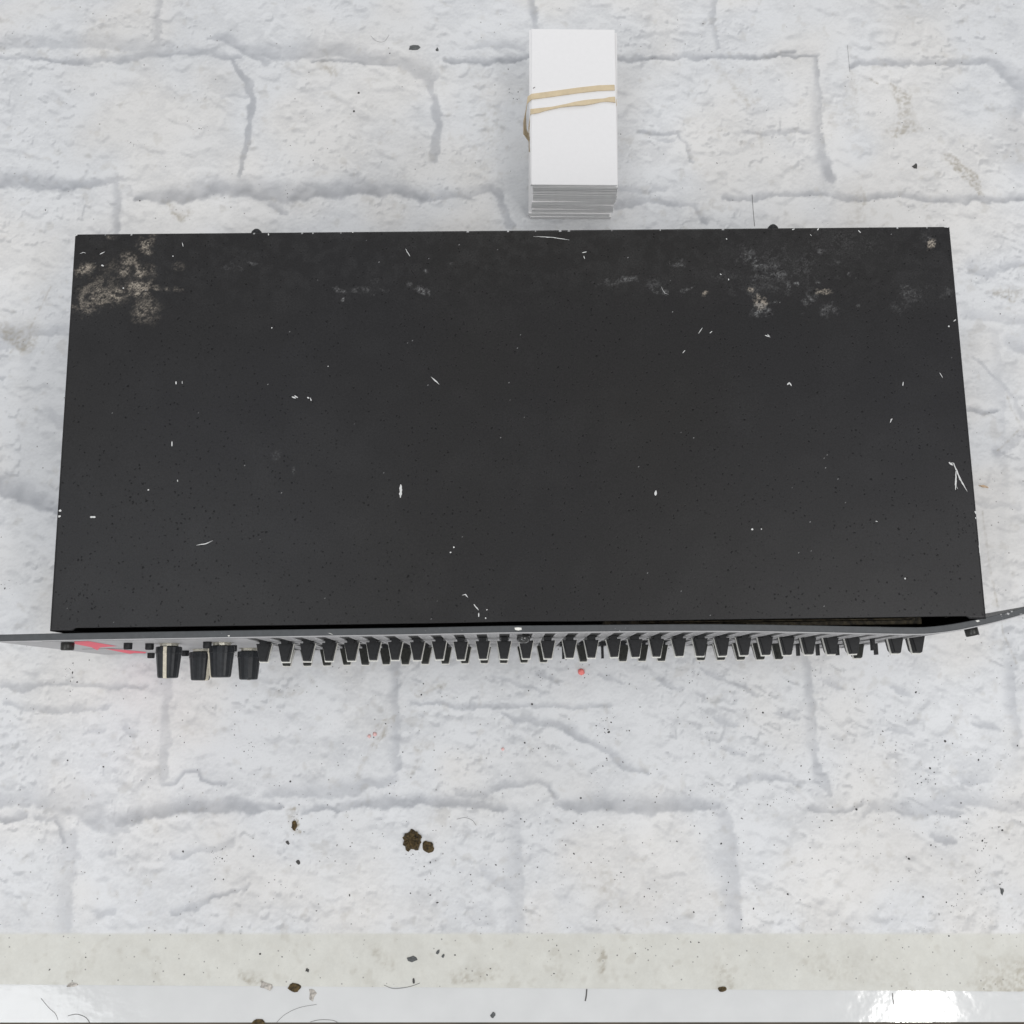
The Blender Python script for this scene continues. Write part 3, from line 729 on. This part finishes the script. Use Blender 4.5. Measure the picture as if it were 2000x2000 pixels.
def line_mesh():
    pts_o = [(3.98, 5.2), (3.12, 9.75), (2.2, 14.75), (-2.2, 14.75), (-3.12, 9.75), (-3.98, 5.2)]
    pts_i = [(2.9, 5.2), (2.2, 9.75), (1.6, 13.9), (-1.6, 13.9), (-2.2, 9.75), (-2.9, 5.2)]
    V, F = [], []
    for (xo, to), (xi, ti) in zip(pts_o, pts_i):
        V += [(xo, -to, -.6), (xo, -to, .7), (xi, -ti, .7), (xi, -ti, -.6)]
    for i in range(5):
        for j in range(4):
            k = (j+1) % 4; F.append((4*i+j, 4*i+k, 4*i+4+k, 4*i+4+j))
    F += [(0,3,2,1), (20,21,22,23)]
    me = mesh('indicator_line', V, F)
    bm = bmesh.new(); bm.from_mesh(me); bmesh.ops.recalc_face_normals(bm, faces=bm.faces); bm.to_mesh(me); bm.free()
    return me
capA = cap_mesh(); capA.materials.append(M_blackplastic); capB = capA.copy(); capB.materials.clear(); capB.materials.append(M_olive)
lm = line_mesh(); lm.materials.append(M_white)
stem = mesh('fader_stem', *boxes([(-1.7, -5.6, -5.5, 1.7, -3.75, 5.5), (-.6, -12.5, -2, .6, -5.7, 2)])); stem.materials.append(M_blackplastic)
sled = mesh('fader_sled', *boxes([(-1.5, -5.0, -4.6, 1.5, -2.8, 4.6)])); sled.materials.append(M_blackplastic)
gone = {0: {28}, 1: {14, 16, 20, 26, 27, 28, 30}}
for r, zc in enumerate(RZ):
    for k in range(31):
        x = XA + PITCH*k; dz = random.uniform(-.5, .5); z = zc + dz
        st = link('fader_stem', stem, eq); st.location = (x*MM, 0, z*MM)
        if k in gone[r]: continue
        o = link('fader_cap', capA if r == 0 else capB, eq); o.location = (x*MM, random.uniform(-.15, .1)*MM, z*MM)
        o.rotation_euler = (random.uniform(-.02, .02), random.uniform(-.03, .03), random.uniform(-.03, .03))
        li = link('indicator_line', lm, o)

# ---- knobs
kv = lathe_y([(5.9, 6.0), (6.35, 6.3), (6.4, 9.2), (6.15, 9.5), (5.05, 20.6), (4.8, 21.3), (4.0, 21.5)], 32, .965)
kme = mesh('knob', *kv, False); kme.materials.append(M_knob)
def pline():
    V, F = [], []
    for (t, r) in [(6.1, 6.3), (9.4, 6.55), (9.8, 6.35), (20.7, 5.2), (21.65, 4.7), (21.7, .3)]:
        V += [(-.85, -t, r+.15), (.85, -t, r+.15), (.85, -t + .0, r - .6), (-.85, -t, r - .6)]
    for i in range(5):
        for j in range(4):
            k = (j+1) % 4; F.append((4*i+j, 4*i+k, 4*i+4+k, 4*i+4+j))
    return V, F
pme = mesh('pointer_line', *pline()); pme.materials.append(M_cream)
bm = bmesh.new(); bm.from_mesh(pme); bmesh.ops.recalc_face_normals(bm, faces=bm.faces); bm.to_mesh(pme); bm.free()
nme = mesh('knob_nut', *lathe_y([(5.4, 3.9), (5.4, 4.5), (4.6, 4.7), (4.6, 5.7), (4.2, 5.9)], 12), False); nme.materials.append(M_steel)
for (px, z, ang) in ((329, 97, 0), (432, 97, 72), (392, 40, -62), (486, 40, 170)):
    x = ximg(px, z, -14)
    o = link('knob', kme, eq); o.location = (x*MM, 0, z*MM); o.rotation_euler = (0, math.radians(-ang), 0)
    link('pointer_line', pme, o)
    o = link('knob_nut', nme, eq); o.location = (x*MM, 0, z*MM)
# push buttons and bolts
def zimg(px, py, y):
    """height on the plane y that is seen at image (px, py)"""
    return float(at(px, py, y, 1)[2])
bt = mesh('push_button', *lathe_y([(2.3, 3.4), (2.45, 3.6), (2.45, 7.2), (2.1, 7.6)], 20), True); bt.materials.append(M_blackplastic)
for (px, py, L) in ((250, 1254, 1.0), (292, 1255, .9), (295, 1273.5, .5), (362, 1269, .7), (405, 1252, .3), (455, 1259, .35)):
    p = at(px, py, -4.0, 1); z = min(122, max(8, p[2])); x = ximg(px, z, -6)
    o = link('push_button', bt, eq); o.location = (x*MM, -1.2*MM*(L-1)*0, z*MM); o.scale = (.85, 1, .85)
def hexbolt(n=6):
    return lathe_y([(2.9, 0), (3.1, .3), (3.1, 3.4), (2.7, 3.8)], 18)
bo = mesh('rack_bolt', *hexbolt(), True); bo.materials.append(M_bolt)
for m_ in (bt, bo):
    for p in m_.polygons: p.use_smooth = len(p.vertices) == 4
for (px, z) in ((132, 122), (1895, 126)):
    x = ximg(px, z, -6 if px < 500 else -2); o = link('rack_bolt', bo, eq); o.location = (x*MM, (pf_(x)-.5)*MM, z*MM)
    o.rotation_euler = (0, 0, 0 if px < 500 else -.0 + math.atan((pyb(x+3)-pyb(x-3))/6))
# small clear lamp housing under the panel edge, near the middle
o = link('indicator_lamp', mesh('indicator_lamp', *lathe_y([(3.1, 3.5), (3.1, 6.2), (2.6, 7.2), (1.4, 7.9)], 20), True), eq, [M_lens])
xc = ximg(1022, 122, -6); o.location = (xc*MM, 0, 122*MM)
# bare chip in the paint of the panel's top edge
def chipm(pts, z):
    V = [tuple(at(x, y, z)) for x, y in pts]; return V, [tuple(range(len(V)))[::-1]]
for pts in ([(1005,1226),(1011,1225.4),(1018.4,1226),(1018.8,1230),(1012,1231.4),(1006,1230)], [(1905,1212.3),(1911,1211),(1914,1213.2),(1909,1215)],
            [(640,1236),(645,1237),(651,1239.5),(648,1239)], [(445,1241),(449,1241),(448,1243),(445,1243)]):
    link('bare_chip', mesh('bare_chip', *chipm(pts, 133.03)), eq, [M_white])
# screw heads on the back
sc = mesh('rear_screw', *lathe_y([(3.0, 0), (3.0, .8), (2.5, 2.0), (1.4, 3.0), (.3, 3.4)], 22), True); sc.materials.append(M_blackplastic)
for px in (502, 1509):
    x = at(px, 447, 128.5)[0]; o = link('rear_screw', sc, eq); o.location = (x*MM, (DEP+.1)*MM, 128.8*MM); o.rotation_euler = (0, 0, math.pi)
    o.scale = (1, 1.2, 1)

# ================================================================ CARD BUNDLE
TZ = 43.0
tl, tr, br, blc = [at(*p, TZ)[:2] for p in ((1038,57),(1199,59),(1205,362),(1038.5,361))]
cc = (tl + tr + br + blc) / 4; ang = math.atan2(*( (tr-tl+br-blc)[::-1] )); CW, CL = 51.3, 103.2
bun = empty('card_bundle', (cc[0]*MM, cc[1]*MM, .4*MM)); bun.rotation_euler = (0, 0, ang)
tag(bun, 'tall stack of blank white cards lying behind the black rack unit', 'cards')
groups = [(0, 3.0, .2, -3.6, .5), (3.0, 7.5, -.6, -3.0, .0), (7.5, 12, .9, -1.6, .4), (12, 17.5, 1.4, -1.0, -.6), (17.5, 22, .4, -1.3, .9),
          (22, 30, 2.0, -.5, -.5), (30, 36.5, 1.7, 0.0, -.6), (36.5, 40.4, 1.2, -.1, -.3), (40.4, 42.0, -.9, .9, .5), (42.0, 42.6, .3, -.3, .1)]
TC = .40
cme = {}
def card(th):
    me = mesh('card', *boxes([(-CW/2, -CL/2, 0, CW/2, CL/2, th)])); me.materials.append(M_card); me.materials.append(M_cardedge)
    for i in (2,3,4,5): me.polygons[i].material_index = 1
    return me
cm_ = card(TC - .012)
cvar = [cm_]
for k_, e_ in enumerate((.88, .78)):
    c_ = cm_.copy(); c_.materials[1] = mat('card_edge_darker', (e_, e_, e_), .8, noise=.03, nscale=200); cvar.append(c_)  # darker edges for random cards, giving thin lines in the stack
for (z0, z1, ox, oy, rot) in groups:
    n = int(round((z1 - z0) / TC))
    for i in range(n):
        o = link('card', random.choices(cvar, (6, 3, 2))[0], bun)
        o.location = ((ox + random.gauss(0, .06)) * MM, (oy * .35 + random.gauss(0, .07)) * MM, (z0 + i * TC) * MM)
        o.rotation_euler = (0, 0, math.radians(rot + random.gauss(0, .06)))
o = link('card', cm_, bun); o.location = (0, 0, 42.62*MM); 
# a few cards whose back left corners stick out
for i, zz in enumerate((37.9, 33.1, 27.3)): pass

# rubber band, two passes over the top
def ribbon(name, secs, th=.55, parent=None, mats=None):
    """secs: (centre, half width vector, normal)"""
    V, F = [], []
    for c, hw, nn in secs:
        c, hw, nn = map(np.array, (c, hw, nn))
        V += [c - hw, c + hw, c + hw + nn*th, c - hw + nn*th]
    for i in range(len(secs)-1):
        for j in range(4):
            k = (j+1) % 4; F.append((4*i+j, 4*i+k, 4*i+4+k, 4*i+4+j))
    n = 4*(len(secs)-1); F += [(3,2,1,0), (n, n+1, n+2, n+3)]
    me = mesh(name, V, F); bm = bmesh.new(); bm.from_mesh(me); bmesh.ops.recalc_face_normals(bm, faces=bm.faces); bm.to_mesh(me); bm.free()
    for p in me.polygons: p.use_smooth = False
    return me
ztp = TZ + .5
def tp(x, y, dz=0): return np.array([*at(x, y, ztp + dz)[:2], ztp + dz])
UP = (0, 0, 1); PXM = .285
def hwv(px): return (0, px * PXM, 0)
xr_ = br[0] + .2
s1 = []
s1.append((np.array([tl[0]+.2, tp(1037,189)[1]-6, .8]), hwv(5), (-1, 0, 0)))
s1.append((np.array([tl[0]-4.2, tp(1037,189)[1]-10.5, 22]), (.8, 1.7, 0), (-1, 0, 0)))
s1.append((np.array([tl[0]-4.6, tp(1037,189)[1]-8.0, 33]), (.6, 1.9, .5), (-.9, 0, .4)))
s1.append((tp(1031, 196, -1.8), (.2, 1.9, .6), (-.6, 0, .8)))
s1.append((tp(1038, 189.5), hwv(6.3), UP)); s1.append((tp(1080, 184), hwv(6.3), UP)); s1.append((tp(1130, 177), hwv(6.2), UP)); s1.append((tp(1170, 172.6), hwv(6.2), UP)); s1.append((tp(1199.5, 171.6), hwv(6.2), UP))
s1.append((np.array([xr_+.7, tp(1199,172)[1], TZ-1.2]), hwv(6.2), (1, 0, 0))); s1.append((np.array([xr_+1.6, tp(1199,172)[1]-4, 2]), hwv(6), (1, 0, 0)))
s2 = []
s2.append((np.array([tl[0]-1.0, tp(1038,218)[1]-6, 1.0]), hwv(4), (-1, 0, 0)))
s2.append((np.array([tl[0]-2.0, tp(1038,218)[1]-4, 30]), hwv(4.5), (-1, 0, 0)))
s2.append((tp(1037, 218.5, -.5), hwv(6.0), (-.5, 0, .8)))
for x, y, w, n_ in ((1042,218,5.6,0),(1052,216.5,5.0,.2),(1064,214,3.4,.5),(1078,211.5,2.4,.5),(1095,208,2.4,.3),(1108,206,3.2,-.2),(1122,203.5,4.8,-.5),(1140,201.5,6.2,-.3),(1158,199,5.2,0),
                    (1172,196.8,3.6,.3),(1180,196,3.2,.4),(1190,194.8,5.0,.2),(1200.5,195,6.4,0)):
    s2.append((tp(x, y, .25), (0, w*PXM, w*PXM*n_*.5), (0, -.3*n_, 1)))
s2.append((np.array([xr_+.9, tp(1200,195)[1]-.5, TZ-1.2]), hwv(6.2), (1, 0, 0))); s2.append((np.array([xr_+1.4, tp(1200,195)[1]-5, 2]), hwv(5), (1, 0, 0)))
bm = bmesh.new()
for s_ in (s1, s2):
    m_ = ribbon('tmp', s_); bm.from_mesh(m_); bpy.data.meshes.remove(m_)
me = bpy.data.meshes.new('rubber_band'); bm.to_mesh(me); bm.free()
o = link('rubber_band', me, None, [M_band]); tag(o, 'tan rubber band wrapped twice round the stack of white cards', 'rubber band')
def flake(name, x, y, rx, ry, h, m, label=None, cat=None, group=None, rot=0, seed=0, zb=.36, n=13, parent=None, smooth=False):
    r = random.Random(seed); V, F = [], []; c = at(x, y, zb)
    rx *= .305; ry *= .305; ca, sa = math.cos(rot), math.sin(rot)
    jag = m in (M_chip, M_grit, M_clear, M_splinter)
    if jag: n = 8
    rad = [r.uniform(.55, 1.2) if jag else r.uniform(.84, 1.1) for _ in range(n)]
    rings = [(1.0, 0), (1.0, h*.45), (.72, h*.95)]
    for (s, z) in rings:
        for k in range(n):
            a = 2*math.pi*k/n; u = rx*rad[k]*s*math.cos(a)*r.uniform(.92, 1.08); v = ry*rad[k]*s*math.sin(a)*r.uniform(.92, 1.08)
            V.append((u*ca - v*sa, u*sa + v*ca, z * r.uniform(.6, 1.3)))
    V.append((r.uniform(-.2,.2)*rx, r.uniform(-.2,.2)*ry, h))
    for i in range(2):
        for k in range(n): F.append((i*n+k, i*n+(k+1) % n, (i+1)*n+(k+1) % n, (i+1)*n+k))
    for k in range(n): F.append((2*n+k, 2*n+(k+1) % n, 3*n))
    F.append(tuple(reversed(range(n))))
    o = link(name, mesh(name, V, F, smooth), parent, [m]); o.location = c * MM
    if label: tag(o, label, cat, group)
    return o
flake('dirt_fleck', 1043, 171.5, 3.2, 1.0, .25, M_grit, 'tiny dark fleck on the top white card just above the rubber band', 'fleck', rot=.7, seed=3, zb=TZ+.42)

# ================================================================ DEBRIS ON THE SHEET
flake('dirt_crumb', 805, 1641, 18, 19, 2.6, M_crumb, 'large round brown dirt crumb in front of the rack unit', 'dirt crumb', seed=1, n=26)
flake('dirt_crumb', 836, 1654, 10, 12, 1.8, M_crumb, 'small ragged brown crumb touching the right of the large brown crumb', 'dirt crumb', rot=.5, seed=2, n=18)
flake('dirt_crumb', 575, 1612, 5, 9, .8, M_crumb, 'narrow brown dirt smear chip lying left of and above the large brown crumb', 'dirt crumb', rot=.1, seed=5)
flake('paint_chip', 807, 93, 14, 7, .4, M_chip, 'flat dark grey chip on the mortar line left of the card stack', 'chip', seed=6)
flake('paint_chip', 854, 97, 4, 6, .4, M_chip, 'small upright grey chip between the flat dark chip and the card stack', 'chip', seed=7)
flake('paint_chip', 1787, 325, 8, 5, .7, M_grit, 'pointed black chip behind the right end of the rack unit', 'chip', rot=.6, seed=8)
flake('paint_chip', 1957, 1740, 4.5, 7, .6, M_chip, 'dark grey chip near the lower right corner of the sheet', 'chip', seed=9)
flake('paint_chip', 806, 1873, 10, 6, .6, M_chip, 'blackish green chip on the cream margin, larger than the two beside it', 'chip', rot=-.2, seed=10)
flake('paint_chip', 855, 1860, 3, 5, .5, M_chip, 'small chip on the cream margin right of the big blackish chip', 'chip', rot=-.5, seed=11)
flake('paint_chip', 865, 1867, 3, 4, .5, M_chip, 'rightmost small chip of the group on the cream margin', 'chip', rot=-.5, seed=12)
flake('paint_chip', 583, 1685, 4.5, 5.5, .6, M_grit, 'squarish black chip in front of the narrow brown dirt smear', 'chip', rot=.5, seed=13)
flake('paint_chip', 562, 1646, 3.6, 4.4, .6, M_grit, 'small black chip between the brown smear and the squarish black chip', 'chip', rot=.5, seed=14)
flake('paint_chip', 600, 1895, 3, 4, .5, M_grit, 'tiny black chip on the cream margin near the torn tape scraps', 'chip', rot=.5, seed=15)
flake('paint_chip', 808, 1916, 2.5, 6, .5, M_grit, 'thin black chip at the very front of the cream margin', 'chip', rot=.1, seed=16)
flake('paint_chip', 963, 1983, 5, 5, .6, M_chip, 'ragged dark chip on the white table edge strip', 'chip', seed=17, zb=-.2)
flake('bead', 1135, 1312, 6.5, 6.5, 1.3, M_pink, 'bright pink round bead below the sliders of the rack unit', 'bead', seed=18, n=16, smooth=True)
flake('bead', 732, 1434, 4.2, 4.2, 1.0, M_palepink, 'larger of the two pale pink beads left of the vertical mortar line', 'bead', seed=19, n=14, smooth=True)
flake('bead', 721, 1438, 3.2, 3.4, .7, M_palepink, 'smaller pale pink bead left of the larger pale pink one', 'bead', seed=20, n=14, smooth=True)
flake('bead', 982, 1463, 3.0, 3.2, .5, M_palepink, 'tiny whitish pink bead standing alone below the middle of the rack unit', 'bead', seed=22, n=14, smooth=True)
flake('wood_splinter', 1920, 950, 10, 2.6, .8, M_splinter, 'tan wood splinter on the sheet just right of the black lid', 'splinter', rot=-.3, seed=23)
flake('tape_scrap', 519, 1926, 13, 7, .4, M_clear, 'crumpled clear tape scrap at the front edge of the sheet, left of the brown one', 'tape scrap', rot=-.3, seed=24)
flake('tape_scrap', 575, 1929, 12, 8, .5, M_crumb, 'dirty brown tape scrap at the front edge of the sheet', 'tape scrap', rot=-.1, seed=25)
flake('tape_scrap', 610, 1941, 8, 12, .3, M_clear, 'torn upright tape scrap on the white table strip', 'tape scrap', rot=.1, seed=26, zb=-.2)
flake('tape_scrap', 140, 1924, 12, 4, .4, M_clear, 'thin tan scrap under the front edge of the sheet at the left', 'tape scrap', seed=27)
flake('tape_scrap', 1411, 1932, 9, 5, .5, M_crumb, 'small brown scrap at the front edge of the sheet right of the middle', 'tape scrap', seed=28)
flake('dirt_crumb', 505, 1998, 12, 7, .8, M_crumb, 'brown dirt crumb on the front edge of the table at the lower left', 'dirt crumb', seed=29, zb=-.2)
def hair(pts, r, label, z=.45, m=None):
    c = [Vector(at(x, y, z) * MM) for x, y in pts]; P = []
    for i in range(len(c)-1):                                     # catmull-rom
        p0 = c[max(i-1, 0)]; p1 = c[i]; p2 = c[i+1]; p3 = c[min(i+2, len(c)-1)]
        for k in range(6):
            t_ = k/6; P.append(.5*((2*p1)+(p2-p0)*t_+(2*p0-5*p1+4*p2-p3)*t_*t_+(3*p1-p0-3*p2+p3)*t_**3))
    P.append(c[-1]); V, F = [], []
    for i, p in enumerate(P):
        d = (P[min(i+1, len(P)-1)] - P[max(i-1, 0)]).normalized(); s = d.cross(Vector((0,0,1))).normalized()
        for a in range(4):
            V.append((p + (s*math.cos(a*math.pi/2) + Vector((0,0,1))*math.sin(a*math.pi/2))*r*MM) / MM)
    for i in range(len(P)-1):
        for j in range(4):
            k = (j+1) % 4; F.append((4*i+j, 4*i+k, 4*i+4+k, 4*i+4+j))
    o = link('hair', mesh('hair', V, F, True), None, [m or M_hair]); tag(o, label, 'hair', 'hairs lying on the sheet and table'); return o
hair([(80,1950),(95,1968),(108,1980),(113,1992)], .10, 'thin dark hair on the white table strip, leftmost', -.1)
hair([(133,1984),(150,1981),(168,1988),(177,2001)], .14, 'curled dark hair on the white table strip at the lower left', -.1)
hair([(536,2002),(556,1982),(585,1968),(618,1962)], .08, 'fine curved hair on the white table strip beside the torn scrap', -.1)
hair([(606,1996),(625,1992),(650,1993),(664,2000)], .10, 'short arched hair at the table edge right of the torn scrap', -.1)
hair([(1146,1932),(1145,1945),(1143,1955)], .35, 'short thick black hair hanging from the sheet edge onto the white strip', -.05)
hair([(1469,380),(1471,410),(1474,442)], .14, 'straight dark hair ending at the back edge of the black lid')
hair([(1655,88),(1657,110),(1660,140)], .07, 'thin straight hair right of the square mortar corner behind the unit')
hair([(750,1924),(770,1931),(800,1927),(820,1920)], .12, 'wavy hair lying across the front edge of the sheet', .3)
hair([(724,70),(735,80),(750,81),(760,68)], .07, 'fine curved hair above the flat dark grey chip')
hair([(892,1600),(908,1597),(922,1602),(930,1612)], .08, 'fine curved hair right of the two brown crumbs')
hair([(1743,1940),(1744,1952),(1747,1965)], .2, 'short dark hair beside the lamp reflection on the white strip', -.1)
hair([(1800,1502),(1801,1508)], .12, 'very short dark hair in the lower right of the print') if False else None
# fine grit scattered over everything lying there
V, F = [], []
r = random.Random(9)
def grain(x, y, s, zb):
    b0 = len(V); n = 5; a0 = r.uniform(0, 6.28); el = r.uniform(.45, 1)
    for k in range(n):
        a = 2*math.pi*k/n; u = s*math.cos(a)*r.uniform(.7, 1.2); v = s*el*math.sin(a)*r.uniform(.7, 1.2)
        V.append((x + u*math.cos(a0)-v*math.sin(a0), y + u*math.sin(a0)+v*math.cos(a0), zb))
    V.append((x, y, zb + s*.7))
    for k in range(n): F.append((b0+k, b0+(k+1) % n, b0+n))
cl = [(r.uniform(-330, 330), r.uniform(-185, 400)) for _ in range(22)] + [tuple(at(x_, y_, 0)[:2]) for x_, y_ in ((820,1662),(575,1600),(1348,1322),(1185,1415),(1162,1520),(1810,1515),(1395,1545),(1050,1325))]
for i in range(2300):
    if i < 1950:
        x, y = r.uniform(-340, 340), (r.uniform(-188, 415) if r.random() < .35 else r.uniform(-188, -20))
        if x < 0 and r.random() < .5: continue
    else:
        c = r.choice(cl); x, y = r.gauss(c[0], 3.2), r.gauss(c[1], 3.2)
    if -222 < x < 222 and -2 < y < 200: continue
    if 10 < x < 72 and 260 < y < 400: continue
    if y < yfront(x) + 2: continue
    grain(x, y, min(.85, .16 + r.expovariate(1/.13)), .36)
o = link('grit', mesh('grit', V, F), None, [M_grit]); tag(o, kind='stuff')
o['label'] = 'fine dark grit scattered over the brick print sheet'; o['category'] = 'grit'
